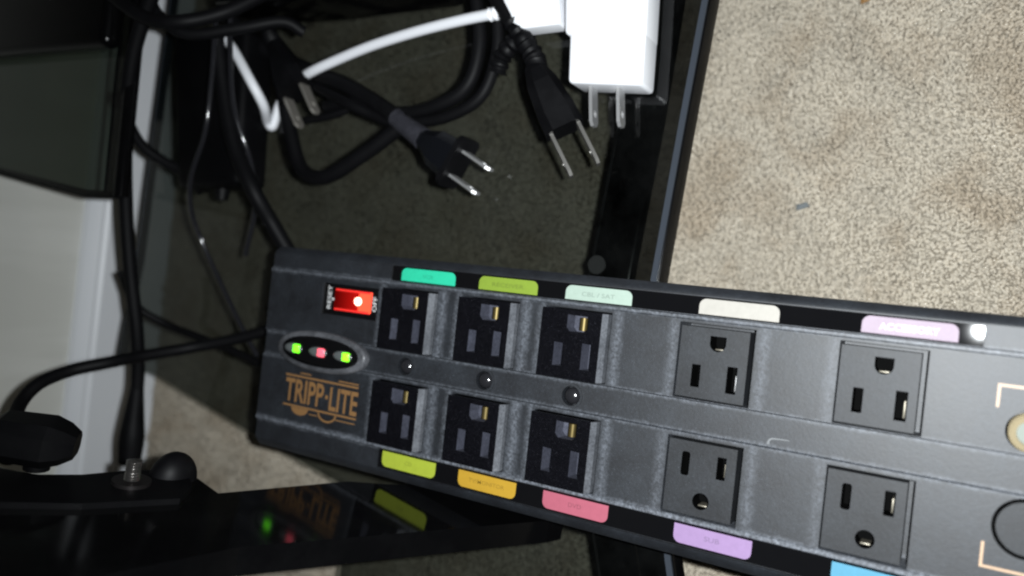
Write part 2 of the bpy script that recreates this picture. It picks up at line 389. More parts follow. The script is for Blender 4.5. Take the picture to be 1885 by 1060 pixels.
# slanted glossy leg that mirrors the power strip
lp = [(-420, 780), (60, 872), (145, 880), (225, 872), (345, 867), (402, 908), (640, 886), (740, 893)]
poly = [LEGP(*q) for q in lp]
def leg_at(y, z): return Vector(((DM - NM.y * y - NM.z * z) / NM.x, y, z))
poly += [leg_at(.204, .0905), leg_at(.141, .0905), LEGP(1012, 958), LEGP(440, 1007), LEGP(60, 1085), LEGP(-420, 1180)]
bm = bmesh.new(); prism(bm, poly, NM * -0.010); obj('slanted_leg', bm, M['gloss'], stand, smooth=False)
# plate and hardware at the top of the leg
bp = [(-420, 800), (60, 884), (150, 884), (232, 876), (342, 872), (352, 905), (330, 928), (150, 938), (-420, 930)]
bm = bmesh.new(); prism(bm, [LEGP(*q) for q in bp], NM * 0.0022); obj('leg_plate', bm, M['satin'], stand, smooth=False)
bc = LEGP(240, 900)
bm = bmesh.new(); cyl(bm, bc + NM * .002, NM, .0068, .0016, 28); obj('washer', bm, mat("blackened_steel", (0.04, 0.036, 0.036), 0.35, 0.8), stand)
bm = bmesh.new(); pts = [bc + NM * (.0036 + .00012 * k) for k in range(62)]
tube(bm, pts, lambda t: .0024 + .00045 * math.sin(t * 7.5 * 6.283), 20); obj('bolt', bm, mat('dark_steel', (0.22, 0.21, 0.20), .3, .9), stand, angle=60)
dc = LEGP(318, 880)
bm = bmesh.new(); bmesh.ops.create_uvsphere(bm, u_segments=28, v_segments=16, radius=1)
for v in bm.verts: v.co = Vector((v.co.x * .0105, v.co.y * .0078, v.co.z * .0095))
bmesh.ops.rotate(bm, matrix=Vector((1, 0, 0)).rotation_difference(NM).to_matrix(), verts=bm.verts); bmesh.ops.translate(bm, vec=dc, verts=bm.verts)
obj('rubber_knob', bm, M['rubber'], stand)
# upper shelf of smoked glass behind, with its dark frame
ZU = 0.160
A, B, Cc, D = P(252, -60, ZU), P(212, 360, ZU), P(150, 358, ZU), P(-60, 296, ZU)
E_ = P(-60, -60, ZU)
bm = bmesh.new(); prism(bm, [A, B, Cc, D, E_], (0, 0, -.006)); obj('upper_glass_shelf', bm, M['glass2'], stand, smooth=False)
bm = bmesh.new(); tube(bm, [A + Vector((.02, 0, -.003)), B + Vector((0, 0, -.003))], .0036, 12); obj('shelf_edge', bm, M['gloss'], stand)
bm = bmesh.new(); tube(bm, [B + Vector((.0008, .003, -.003)), Cc + Vector((.0008, 0, -.003)), D + Vector((0, .01, -.003))], .0022, 12); obj('shelf_edge', bm, M['satin'], stand)
bm = bmesh.new(); tube(bm, [A + Vector((.02, .009, -.0005)), B + Vector((.002, .009, -.0005))], .0010, 8); obj('shelf_groove', bm, M['gloss'], stand)
bm = bmesh.new(); cyl(bm, (.205, .440, 0.0), (0, 0, 1), .012, .30, 28); obj('rear_post', bm, M['gloss'], stand)

# ================================================================== POWER STRIP
ZF = 126.0
strip = thing('surge_protector', 'dusty charcoal ten outlet surge protector with red lit switch and coloured label tabs', 'surge protector', (-.041, .11, ZG))
prof = [(9.0, -35.9), (8.2, -4.2), (7.4, -3.2), (5.6, -1.3), (4.9, -1.1), (4.8, -2.2), (-2.6, -2.2), (-2.7, -.2), (-3.0, .35), (-4.0, .35), (-4.4, 0),
        (-33.2, 0), (-33.7, -.9), (-44.9, -.9), (-45.4, 0), (-75.2, 0), (-75.6, .35), (-77.0, .35), (-77.4, -.2), (-77.5, -2.2), (-86.4, -2.2), (-86.5, -1.1), (-87.2, -1.3),
        (-90.0, -3.6), (-91.0, -4.8), (-92.5, -35.9)]
bm = bmesh.new(); prism(bm, [V(x, 296, ZF + z) for x, z in prof], (0, -.390, 0)); body = obj('body', bm, M['body'], strip, smooth=False)
# end block: beside the switch the label recess stops (its shoulder is flush)
COLS = [(224.0, 195.8), (183.2, 155.2), (143.4, 114.8), (88.0, 60.6), (33.2, 6.6)]     # Y of left and right edge of each outlet
ROWS = [(-5.4, -33.0), (-46.9, -75.2)]                                                  # X of top and bottom edge
def bmw(): return bmesh.new()
cut = []
b1 = bmw()
for ci, (ya, yb) in enumerate(COLS):
    for (xa, xb) in ROWS:
        box(b1, V(xb, yb, ZF - 14), V(xa, ya, ZF + 5))
box(b1, V(-21.6, 228.4, ZF - 9), V(-6.9, 262, ZF + 5))                                   # switch opening
for y in (209.5, 168.6, 128.6): cyl(b1, V(-39.5, y, ZF - 6), (0, 0, 1), .0042, .012, 24)
# oval window for the lamps
def oval(cx, cy, rx, ry, z0, z1, n=48, bmx=None, p=2.2):
    bmx = bmx or bmw(); pts = []
    for k in range(n):
        a = 2 * math.pi * k / n; c, s = math.cos(a), math.sin(a)
        pts.append(V(cx + rx * abs(s) ** (2 / p) * (1 if s > 0 else -1), cy + ry * abs(c) ** (2 / p) * (1 if c > 0 else -1), z0))
    return prism(bmx, pts, (0, 0, (z1 - z0) * mm))
oval(-39.6, 257.5, 7.2, 22.5, ZF - 4, ZF + 6, bmx=b1)
cyl(b1, V(-26.1, -21.6, ZF - 12), (0, 0, 1), .0062, .03, 32)
def cut_body(bmc, wm=None): boolean(body, [bmc], wm)
cut_body(b1)
groove_ring = bmw()
def ring(bmx, c, r0, r1, z0, z1, n=48):
    c = Vector(c); R = []
    for r, z in ((r0, z0), (r1, z0), (r1, z1), (r0, z1)):
        R.append([bmx.verts.new(Vector((c.x + r * math.sin(2 * math.pi * k / n), c.y + r * math.cos(2 * math.pi * k / n), z))) for k in range(n)])
    for i in range(4):
        a, b = R[i], R[(i + 1) % 4]
        for k in range(n): bmx.faces.new((a[k], a[(k + 1) % n], b[(k + 1) % n], b[k]))
    return bmx
cut_body(ring(bmw(), V(-55.0, -23.6, 0), .0079, .0091, (ZF - 3) * mm, (ZF + 3) * mm), M['hole'])
bm = bmw(); cyl(bm, V(-55.0, -23.6, ZF + .05), (0, 0, 1), .0078, .0006, 40); obj('round_cap', bm, M['insert'], strip)

# ---- outlets
def dshape(cx, cy, r, flat, n=20, up=1):
    """ground hole: round with one flat side"""
    pts = []
    for k in range(n + 1):
        a = math.pi * (k / n); pts.append((cx - up * r * math.sin(a) * 1.0, cy + r * math.cos(a)))
    pts = [(cx + up * flat, cy + r)] + pts + [(cx + up * flat, cy - r)]
    return pts
def outlet(ci, ri):
    (ya, yb), (xa, xb) = COLS[ci], ROWS[ri]
    deep = ci < 3
    if deep:
        y0, y1, x0, x1 = ya - .5, yb + 2.7, xa - .5, xb + .2; zt = ZF + 3.4
    else:
        y0, y1, x0, x1 = ya - .45, yb + 2.2, xa - 1.3, xb + .6; zt = ZF - 1.1
    bm = bmw(); box(bm, V(x1, y1, ZF - 13.5), V(x0, y0, zt))
    ins = obj('outlet', bm, M['black_insert'] if deep else M['insert'], strip, smooth=False)
    yc = (ya + yb) / 2
    c = bmw()
    if deep:
        g = (xa - 5.0, ya - 16.0); sl = [(xa - 18.2, ya - 9.0, 4.0, 9.2), (xa - 18.0, ya - 20.9, 4.0, 10.2)]
        prism(c, [V(x, y, zt - 7.0) for x, y in ((g[0] + 2.6, g[1] + 4.4), (g[0] - 2.4, g[1] + 4.4), (g[0] - 3.9, g[1] + 3.0), (g[0] - 3.9, g[1] - 3.0), (g[0] - 2.4, g[1] - 4.4), (g[0] + 2.6, g[1] - 4.4))], (0, 0, .02))
        for (x, y, w, h) in sl: box(c, V(x - h / 2, y - w / 2, zt - 7.5), V(x + h / 2, y + w / 2, zt + 3))
    elif ri == 0:
        g = (xa - 6.6, yc - .5); sl = [(xa - 19.0, yc + 6.4, 3.2, 8.2), (xa - 18.9, yc - 6.6, 3.6, 9.6)]
        prism(c, [V(x, y, zt - 9) for x, y in dshape(g[0], g[1], 2.9, 2.6)], (0, 0, .02))
        for (x, y, w, h) in sl: box(c, V(x - h / 2, y - w / 2, zt - 9), V(x + h / 2, y + w / 2, zt + 3))
    else:
        g = (xa - 22.0, yc - .3); sl = [(xa - 9.5, yc + 6.6, 3.0, 8.6), (xa - 9.0, yc - 6.4, 3.2, 8.0)]
        cyl(c, V(g[0], g[1], zt - 9), (0, 0, 1), .0030, .02, 24)
        for (x, y, w, h) in sl: box(c, V(x - h / 2, y - w / 2, zt - 9), V(x + h / 2, y + w / 2, zt + 3), .0008 if y > yc else 0)
    boolean(ins, [c], M['slot_wall'] if deep else M['hole'])
    return ins, g, sl, zt, deep, (y0, y1, x0, x1)
for ci in range(5):
    for ri in range(2):
        ins, g, sl, zt, deep, (y0, y1, x0, x1) = outlet(ci, ri)
        if deep:
            bm = bmw(); prism(bm, [V(x1 + .2, y1 - .02, zt - .1), V(x1 + .2, y1 - 1.5, ZF + .6), V(x1 + .2, y1 - 1.5, ZF - 3), V(x1 + .2, y1 - .02, ZF - 3)], (abs(x0 - x1) * mm - .0004, 0, 0))
            obj('side_lip', bm, M['ridge'], ins, smooth=False)
            # brass sleeve in the earth hole, blade contacts behind the slots
            bm = bmw(); cyl(bm, V(g[0] - 3.2, g[1] - 1.0, zt - 3.9), (1, 0, 0), .0016, .0050, 20); obj('earth_contact', bm, M['brass'], ins)
            bm = bmw(); cyl(bm, V(g[0] - 3.0, g[1] - 3.5, zt - 4.6), (1, 0, 0), .0009, .0054, 16); obj('earth_contact', bm, M['dull'], ins)
            for (x, y, w, h) in sl:
                bm = bmw(); box(bm, V(x - h * .33, y - w * .5 + .15, zt - 7.2), V(x + h * .22, y - w * .5 + .7, zt - (3.0 if ri and ci == 2 else 4.2))); obj('blade_contact', bm, M['brass'], ins, smooth=False)
        else:
            bm = bmw(); box(bm, V(g[0] - 2.5, g[1] - 1.6, zt - 8.8), V(g[0] - 1.9, g[1] + 1.6, zt - 3.0), .0002); obj('earth_contact', bm, M['dull'], ins)
            x, y, w, h = sl[1]
            bm = bmw(); box(bm, V(x - h * .42, y - w * .5 + .5, zt - 8.5), V(x + h * .18, y - w * .5 + 1.1, zt - 2.6), .0002)
            obj('blade_contact', bm, M['nickel'] if ri == 0 and ci == 3 else M['dull'], ins)
# ---- screws
for y in (209.5, 168.6, 128.6):
    bm = bmw(); bmesh.ops.create_uvsphere(bm, u_segments=24, v_segments=12, radius=1)
    for v in bm.verts: v.co = Vector((v.co.x * .0033, v.co.y * .0033, v.co.z * .0021)) + V(-39.5, y, ZF - 2.0)
    sc = obj('screw', bm, mat("screw_steel", (0.014, 0.014, 0.016), 0.16, 0.0, 0.9), strip)
    bm = bmw(); ring(bm, V(-39.5, y, 0), .0039, .0049, (ZF - 1.2) * mm, (ZF - .3) * mm, 32); obj('screw_collar', bm, M['body'], strip)
# ---- label strips: black clear-fronted channels with coloured tabs
slopeT, slopeB = 0.0, 0.0
def zT(x): return ZF - 1.55 + (x + 2.6) * slopeT
def zB(x): return ZF - 1.55 + (x + 77.5) * slopeB
for (xa, xb, zf, ye) in ((4.4, -2.4, zT, 223.0), (-77.7, -86.0, zB, 219.5)):
    bm = bmw(); prism(bm, [V(xa, ye, zf(xa) + .25), V(xb, ye, zf(xb) + .25), V(xb, ye, zf(xb) - 1.5), V(xa, ye, zf(xa) - 1.5)], (0, -(ye + 7.6) * mm, 0))
    ls = obj('label_channel', bm, M['label_base'], strip, smooth=False)
for (xa, xb, zf, ye) in ((4.8, -2.6, zT, 297), (-77.4, -86.6, zB, 297)):       # solid shoulders before and after the channels
    s0 = 223.2 if xa > 0 else 219.7
    bm = bmw(); prism(bm, [V(xa, 295.9, zf(xa) + .9), V(xb, 295.9, zf(xb) + .9), V(xb, 295.9, zf(xb) - 1.2), V(xa, 295.9, zf(xa) - 1.2)], (0, -(295.9 - s0) * mm, 0)); obj('shoulder', bm, M['body'], strip, smooth=False)
    bm = bmw(); prism(bm, [V(xa, -7.9, zf(xa) + .9), V(xb, -7.9, zf(xb) + .9), V(xb, -7.9, zf(xb) - 1.2), V(xa, -7.9, zf(xa) - 1.2)], (0, -.086, 0)); obj('shoulder', bm, M['body'], strip, smooth=False)
TABS_T = [(217.4, 188.6, (0.022, 0.46, 0.27), 'VCR', .20, None), (176.6, 148.6, (0.18, 0.26, 0.03), 'RECEIVER', .54, None), (136.0, 108.0, (0.29, 0.365, 0.31), 'CBL / SAT', .50, None),
          (82.0, 53.7, (0.33, 0.312, 0.28), '', 0, None), (27.4, -.7, (0.29, 0.235, 0.28), 'ACCESSORY', .62, (0.46, 0.40, 0.44))]
TABS_B = [(217.3, 188.4, (0.30, 0.36, 0.034), 'CD', .13, None), (176.6, 148.7, (0.39, 0.23, 0.022), 'TV/MONITOR', .62, None), (136.3, 108.4, (0.33, 0.085, 0.12), 'DVD', .2, None),
          (82.5, 54.6, (0.25, 0.165, 0.30), 'SUB', .2, None), (28.6, .4, (0.075, 0.23, 0.33), '', 0, None)]
def tab(ya, yb, col, text, tw, tcol, top):
    zf = zT if top else zB
    x_in, x_out = (-1.9, 3.75) if top else (-78.4, -85.2)
    r = 2.6; pts = [(x_in, ya), ]; n = 8; sgn = 1 if top else -1
    for k in range(n + 1):
        a = math.pi / 2 * k / n; pts.append((x_out - sgn * r + sgn * r * math.sin(a), ya - r + r * math.cos(a)))
    for k in range(n + 1):
        a = math.pi / 2 * k / n; pts.append((x_out - sgn * r + sgn * r * math.cos(a), yb + r - r * math.sin(a)))
    pts.append((x_in, yb))
    m = mat("tab_paper", col, 0.65, spec=0.2); N, L, b = nt(m)
    tc = N.new("ShaderNodeTexCoord").outputs["Object"]
    L.new(mixc(N, L, 1.0, (*col, 1), mixc(N, L, noise(N, L, tc, 500, 4, .7), (.86, .86, .86, 1), (1.1, 1.1, 1.1, 1)), 'MULTIPLY'), b.inputs["Base Color"])
    bm = bmw(); prism(bm, [V(x, y, zf(x) + .29) for x, y in pts], (0, 0, .00012)); o = obj('label_tab', bm, m, strip, smooth=False)
    if text:
        tc_ = tcol or tuple(c * .66 for c in col)
        xc = (x_in + x_out) / 2 - sgn * .2
        lettering(text, V(xc, (ya + yb) / 2, zf(xc) + .45), tw * (ya - yb) * mm, (1.75 if text != 'ACCESSORY' else 2.3) * mm, mat("tab_print", tc_, 0.5), o, bold=.012, slope=(slopeT if top else slopeB))
for t_ in TABS_T: tab(*t_, True)
for t_ in TABS_B: tab(*t_, False)
# ---- lit rocker switch
bm = bmw(); box(bm, V(-21.5, 228.5, ZF - 8.8), V(-7.0, 261.9, ZF - 1.0)); sw = obj('switch_plate', bm, M['label_base'], strip, smooth=False)
boolean(sw, [box(bmw(), V(-19.2, 232.6, ZF - 6.5), V(-8.7, 254.6, ZF + 2))], M['hole'])
def emis(name, col, e, base):
    return mat(name, base, 0.25, emit=col, estr=e, spec=.5)
red_dim = emis("lit_red_lens", (1.0, 0.015, 0.01), 0.42, (0.07, 0.0, 0.0)); red_hot = emis("bright_red_lens", (1.0, 0.07, 0.03), 2.0, (0.4, 0.02, 0.01))
N, L, b = nt(red_dim); tc = N.new("ShaderNodeTexCoord").outputs["Object"]; sx = N.new("ShaderNodeSeparateXYZ"); L.new(tc, sx.inputs[0])
yl = 253 * mm - strip.location.y
L.new(math_n(N, L, 'ADD', math_n(N, L, 'MULTIPLY', math_n(N, L, 'MAXIMUM', math_n(N, L, 'SUBTRACT', yl, sx.outputs[1]), 0.0), 34.0), .03), b.inputs["Emission Strength"])
bm = bmw(); prism(bm, [V(-9.2, 254.2, ZF - .2), V(-9.2, 241.0, ZF - 1.9), V(-9.2, 241.0, ZF - 5), V(-9.2, 254.2, ZF - 5)], (-9.6 * mm, 0, 0)); rk = obj('rocker', bm, red_dim, strip, smooth=False, label='dim half of the red rocker')
bm = bmw(); prism(bm, [V(-9.2, 240.98, ZF - 1.9), V(-9.2, 233.0, ZF - .3), V(-9.2, 233.0, ZF - 5), V(-9.2, 240.98, ZF - 5)], (-9.6 * mm, 0, 0)); rk2 = obj('rocker', bm, red_hot, strip, smooth=False, label='brightly lit half of the red rocker')
bm = bmw(); bmesh.ops.create_uvsphere(bm, u_segments=20, v_segments=10, radius=1)
for v in bm.verts: v.co = Vector((v.co.x * .0019, v.co.y * .0021, v.co.z * .0008)) + V(-13.9, 241.0, ZF - 1.5)
obj('neon_lamp', bm, emis("neon_glow", (1.0, 0.42, 0.30), 7.0, (1, .4, .3)), rk2)
for x in (-9.5, -18.6):
    bm = bmw(); box(bm, V(x - .45, 233.2, ZF - .9), V(x + .45, 253.8, ZF - .1), .0002); obj('rocker_rim', bm, emis("rim_red", (1, .03, .02), .8, (.4, .02, .02)), rk2)
lettering('RESET', V(-13.4, 257.8, ZF - .85), .0110, .0023, M['white_print'], sw, rot=math.pi / 2, bold=.01)
lettering('OFF', V(-14.2, 230.6, ZF - .85), .0068, .0024, M['white_print'], sw, rot=math.pi / 2, bold=.01)
bm = bmw(); cyl(bm, V(-14.2, 255.6, ZF - .95), (0, 0, 1), .0006, .00012, 16); obj('reset_mark', bm, M['white_print'], sw)
# ---- oval lamp window
bm = oval(-39.6, 257.5, 9.6, 27.2, ZF - 3.5, ZF + 2.6, 56); rim = obj('lamp_bezel', bm, dusty('dusty_bezel', (0.014, 0.015, 0.017), (0.22, 0.225, 0.245), 0.6, 0.35), strip, smooth=True)
md = rim.modifiers.new("bv", 'BEVEL'); md.width = .0014; md.segments = 3; md.limit_method = 'ANGLE'
bpy.context.view_layer.update(); me = bpy.data.meshes.new_from_object(rim.evaluated_get(bpy.context.evaluated_depsgraph_get())); rim.modifiers.clear(); rim.data = me
boolean(rim, [oval(-39.6, 257.5, 7.0, 23.5, ZF - .6, ZF + 6, 56)], M['label_base'])
bm = oval(-39.6, 257.5, 6.8, 23.2, ZF - .58, ZF + .5, 56); obj('lamp_panel', bm, M['label_base'], strip, smooth=False)
lens_m = mat("lamp_lens", (0.10, 0.11, 0.11), 0.2, spec=.6)
for y, colr, e in ((274.2, (0.16, 1.0, 0.02), 2.2), (258.6, (1.0, 0.13, 0.18), 1.4), (243.4, (0.24, 1.0, 0.02), 2.2)):
    bm = bmw(); bmesh.ops.create_uvsphere(bm, u_segments=24, v_segments=12, radius=1)
    for v in bm.verts: v.co = Vector((v.co.x * .0024, v.co.y * .0056, v.co.z * .0011)) + V(-39.9, y + 1.6, ZF + .6)
    ln = obj('indicator_lens', bm, lens_m, strip)
    bm = bmw(); box(bm, V(-41.9, y - 3.0, ZF + .3), V(-37.9, y + 1.5, ZF + 1.7), .0008, 3); obj('indicator_lamp', bm, emis("lamp_glow", colr, e, tuple(c * .5 for c in colr)), ln)
# ---- printed maker's mark, scuff, antenna socket marks
lg = lettering('TRIPP', V(-59.9, 266.4, ZF + .06), .0245, .0110, M['gold_print'], strip, bold=.022)
lettering('LITE', V(-60.5, 242.0, ZF + .06), .0168, .0110, M['gold_print'], strip, bold=.022)
bm = bmw(); box(bm, V(-61.0, 251.5, ZF + .02), V(-59.2, 253.1, ZF + .07))
for x, ya, yb in ((-53.0, 279.2, 234), (-67.3, 279.2, 233.6)): box(bm, V(x - .45, yb, ZF + .02), V(x + .45, ya, ZF + .07))
box(bm, V(-51.9, 234, ZF + .02), V(-51.3, 246, ZF + .07)); box(bm, V(-51.6, 263, ZF + .02), V(-51.0, 270, ZF + .07))
prism(bm, [V(-67.9 - 3.4 * math.sin(math.pi * k / 16), 268.2 + 5.4 * math.cos(math.pi * k / 16), ZF + .02) for k in range(17)], (0, 0, .00005))
arc = [(-67.9 - 4.0 * math.sin(math.pi * k / 16), 251 + 5.8 * math.cos(math.pi * k / 16)) for k in range(17)]
arc += [(-67.9 - 3.1 * math.sin(math.pi * k / 16), 251 + 4.8 * math.cos(math.pi * k / 16)) for k in range(16, -1, -1)]
prism(bm, [V(x, y, ZF + .02) for x, y in arc], (0, 0, .00005))
box(bm, V(-70.0, 257, ZF + .02), V(-69.5, 262, ZF + .07)); box(bm, V(-69.9, 234, ZF + .02), V(-69.4, 245.5, ZF + .07))
obj('printed_emblem', bm, M['gold_print'], strip, smooth=False)
for x, xe in ((-13.2, -20.0), (-68.4, -61.0)):
    bm = bmw(); k = .4 if x > -30 else -.4
    prism(bm, [V(x + k, -12.5, ZF + .02), V(x + k, -40, ZF + .02), V(x - k, -40, ZF + .02), V(x - k, -13.3, ZF + .02), V(xe, -13.3, ZF + .02), V(xe, -12.5, ZF + .02)], (0, 0, .00005))
    obj('printed_bracket', bm, M['tan_print'], strip, smooth=False)
bm = bmw(); tube(bm, smoothpath([V(-44.0, 53.0, -.72 + ZF), V(-42.6, 52.6, -.72 + ZF), V(-41.9, 51.2, -.72 + ZF), V(-41.6, 46, -.72 + ZF)], 5), lambda t: .0005 * (1 - .75 * t), 8, flat=.25); obj('scuff_mark', bm, M['scuff'], strip)
bm = bmw()
for k in range(9): ring(bm, V(-26.1, -21.6, 0), .0036, .0056 if k % 2 else .0051, (ZF - 2 + k * .9) * mm, (ZF - 1.1 + k * .9) * mm, 36)
cx_ = obj('coaxial_socket', bm, M['gold'], strip)
bm = bmw(); cyl(bm, V(-26.1, -21.6, ZF - 2), (0, 0, 1), .0035, .0073, 32); obj('socket_insulator', bm, mat("white_insulator", (.19, .21, .185), .7, spec=.2), cx_)
# feet on the glass
for x in (-5, -78):
    for y in (285, 120, -80):
        bm = bmw(); cyl(bm, V(x, y, 90.05), (0, 0, 1), .005, .0015, 16); obj('rubber_foot', bm, M['rubber'], strip)

# ================================================================== PLUGS AND CORDS on the glass
def blade(parent, mtx, x0, y, L=.0170, w=.0063, t=.0015, hole=True, material=None):
    """flat blade along local x; thickness along y, with the usual hole near its tip"""
    bm = bmw(); o = []
    for (x, z) in ((0, -w / 2), (L - .002, -w / 2), (L, -w / 4), (L, w / 4), (L - .002, w / 2), (0, w / 2)): o.append(bm.verts.new((x0 + x, y - t / 2, z)))
    es = [bm.edges.new((o[i], o[(i + 1) % 6])) for i in range(6)]
    if hole:
        c = [bm.verts.new((x0 + L * .70 + .0016 * math.cos(a), y - t / 2, .0016 * math.sin(a))) for a in [2 * math.pi * k / 14 for k in range(14)]]
        es += [bm.edges.new((c[i], c[(i + 1) % 14])) for i in range(14)]
    r = bmesh.ops.triangle_fill(bm, edges=es, use_beauty=True, use_dissolve=False)
    fs = [g for g in bm.faces]
    ex = bmesh.ops.extrude_face_region(bm, geom=fs)
    bmesh.ops.translate(bm, vec=(0, t, 0), verts=[g for g in ex['geom'] if isinstance(g, bmesh.types.BMVert)])
    bmesh.ops.transform(bm, matrix=mtx, verts=bm.verts)
    return obj('blade', bm, material or M['nickel'], parent, smooth=False)
def relief_tube(bm, pts, r, ribs=7, depth=.25, seg=18):
    return tube(bm, pts, lambda t: r * (1 - .12 * t) * (1 - depth * (0.5 - 0.5 * math.cos(t * ribs * 6.283))), seg)
# --- middle plug, lying flat, blades seen on edge
zc = .0985
cb = P(842, 300, zc); ct = (P(912, 319, zc) + P(882, 358, zc)) / 2
p = thing('power_plug', 'black plug in the middle of the dark glass with two bright straight blades', 'plug', (cb.x, cb.y, ZG), 'black two blade power plugs on the glass shelf')
mx = frame(cb, ct - cb)
bm = bmw(); loft(bm, [(-.0255, .0042, .0042), (-.020, .0062, .0055), (-.014, .0090, .0066), (-.0015, .0102, .0070)], mx, .55); obj('plug_body', bm, mat("plug_gloss", (0.004, 0.0045, 0.006), 0.2, spec=.5), p, smooth=False)
bm = bmw(); loft(bm, [(-.0015, .0128, .0080), (.0012, .0128, .0080)], mx, .25); obj('plug_flange', bm, M['rubber'], p, smooth=False)
for y in (-.00635, .00635): blade(p, mx, .0012, y, L=.0172, t=.0013)
path = smoothpath([mx @ Vector((-.024, 0, 0)), P(748, 232, .0972), P(715, 204, .097), P(640, 158, .0965), P(590, 138, .097), P(530, 112, .098), P(470, 80, .100), P(420, 30, .106)])
bm = bmw(); relief_tube(bm, path[0:16], .0056, 1, .04); obj('strain_relief', bm, M['relief'], p)
bm = bmw(); tube(bm, path[14:], .0042, 16); obj('cord', bm, M['cord'], p)
# --- left plug, lying on its side so the blade faces show
cb = P(546, 172, .101); d = P(582, 232, .101) - P(556, 172, .101)
p = thing('power_plug', 'black plug just below the left end of the white cable, broad blade faces showing', 'plug', (cb.x, cb.y, ZG), 'black two blade power plugs on the glass shelf')
mx = frame(cb, d)
bm = bmw(); loft(bm, [(-.034, .0045, .0045), (-.024, .0068, .0064), (-.012, .0100, .0072), (-.0008, .0108, .0076)], mx, .6); obj('plug_body', bm, M['rubber'], p, smooth=False)
for y in (-.00635, .00635): blade(p, mx, -.001, y, L=.0190, material=mat("dull_nickel", (0.50, 0.47, 0.42), 0.42, 0.8))
path = smoothpath([mx @ Vector((-.030, 0, 0)), P(496, 62, .101), P(480, 20, .102), P(470, -30, .104), P(455, -90, .108)])
bm = bmw(); relief_tube(bm, path[2:22], .0050, 9, .22); obj('strain_relief', bm, M['rubber'], p)
bm = bmw(); tube(bm, path[20:], .0036, 14); obj('cord', bm, M['cord'], p)
# --- right plug beside the charger, with its cord looping over the glass
cb = P(1040, 240, .1025); d = P(1092, 330, .1015) - P(1047, 240, .1025)
p = thing('power_plug', 'black two blade plug with ribbed strain relief just below the white charger', 'plug', (cb.x, cb.y, ZG), 'black two blade power plugs on the glass shelf')
mx = frame(cb, d, math.radians(-24))
bm = bmw(); loft(bm, [(-.031, .0050, .0050), (-.024, .0070, .0062), (-.010, .0086, .0062), (0, .0088, .0064)], mx, .55); obj('plug_body', bm, M['rubber'], p, smooth=False)
for y in (-.00635, .00635): blade(p, mx, -.001, y, L=.0215, material=M['dim_nickel'])
path = smoothpath([mx @ Vector((-.030, 0, 0)), P(985, 110, .101), P(962, 70, .101), P(930, 20, .102), P(900, -30, .103), P(885, -90, .104)])
bm = bmw(); relief_tube(bm, path[1:24], .0054, 8, .24); obj('strain_relief', bm, M['rubber'], p)
bm = bmw(); tube(bm, path[22:], .0040, 14); obj('cord', bm, M['cord'], p)
# --- ribbed end of another cord and the two strand loop
cd = thing('looped_cord', 'black two strand cord curving in a loop across the glass under the white cable', 'cord', (P(800, 205, .09).x, P(800, 205, .09).y, ZG))
a = smoothpath([P(862, -80, .097), P(878, 10, .096), P(882, 90, .0955), P(858, 160, .0955), P(800, 196, .0955), P(730, 208, .0955), P(660, 188, .0955), P(600, 196, .0955)])
bm = bmw(); tube(bm, a, .0034, 14); obj('cord_strand', bm, M['cord'], cd)
a = smoothpath([P(905, -80, .0965), P(915, 20, .096), P(914, 100, .0955), P(884, 178, .0955), P(815, 217, .0955), P(735, 225, .0955), P(690, 212, .0955), P(640, 190, .099), P(585, 160, .0955)])
bm = bmw(); tube(bm, a, .0030, 14); obj('cord_strand', bm, M['cord'], cd)
a = smoothpath([P(972, 55, .0985), P(945, 80, .098), P(925, 105, .0965), P(916, 135, .0958)])
bm = bmw(); relief_tube(bm, a, .0052, 6, .24); obj('strain_relief', bm, M['rubber'], cd)
a = smoothpath([P(525, 190, .0955), P(536, 250, .0955), P(556, 312, .0955), P(598, 326, .0955), P(660, 290, .0955), P(715, 250, .0955), P(760, 212, .0955)])
cd = thing('bent_cord', 'thick black cord bent into a U on the glass left of the middle plug', 'cord', (a[20].x, a[20].y, ZG))
bm = bmw(); tube(bm, a, .0040, 16); obj('cord', bm, M['cord'], cd)
a = smoothpath([P(560, 222, .0935), P(605, 214, .0935), P(640, 200, .0935), P(652, 176, .0935), P(640, 150, .0935)])
bm = bmw(); tube(bm, a, .0022, 12); obj('thin_cord', bm, M['cord'], cd)
# --- white charger lying on the glass
zt, zb = .1075, .0910
def quad(bm, pts, z0, z1, bev):
    prism(bm, [Vector((q.x, q.y, z0)) for q in pts], (0, 0, z1 - z0))
    bmesh.ops.bevel(bm, geom=bm.edges[:], offset=bev, segments=4, profile=.5, affect='EDGES'); return bm
K = lambda x, y: P(x, y, zt)
ch = thing('usb_wall_charger', 'white usb wall charger lying on the glass with two blades towards the surge protector', 'charger', (K(1120, 80).x, K(1120, 80).y, ZG))
bm = quad(bmw(), [K(1044, 152), K(1180, 156), K(1188, 50), K(1048, 40)], zb, zt, .0020); obj('charger_body', bm, M['whitep'], ch)
bm = quad(bmw(), [K(1038, 64), K(1187, 70), K(1200, -150), K(1040, -150)], zb - .0006, zt + .0006, .0024); obj('charger_cap', bm, M['whitep'], ch)
bz = (zt + zb) / 2
e0 = P(1092, 166, bz); e1 = P(1142, 166, bz); dr = (P(1142, 232, bz) - P(1141, 170, bz))
for e in (e0, e1):
    mx = frame(Vector((e.x, e.y, bz)), (dr.x, dr.y, 0), 0); blade(ch, mx, -.002, 0, L=.0180)
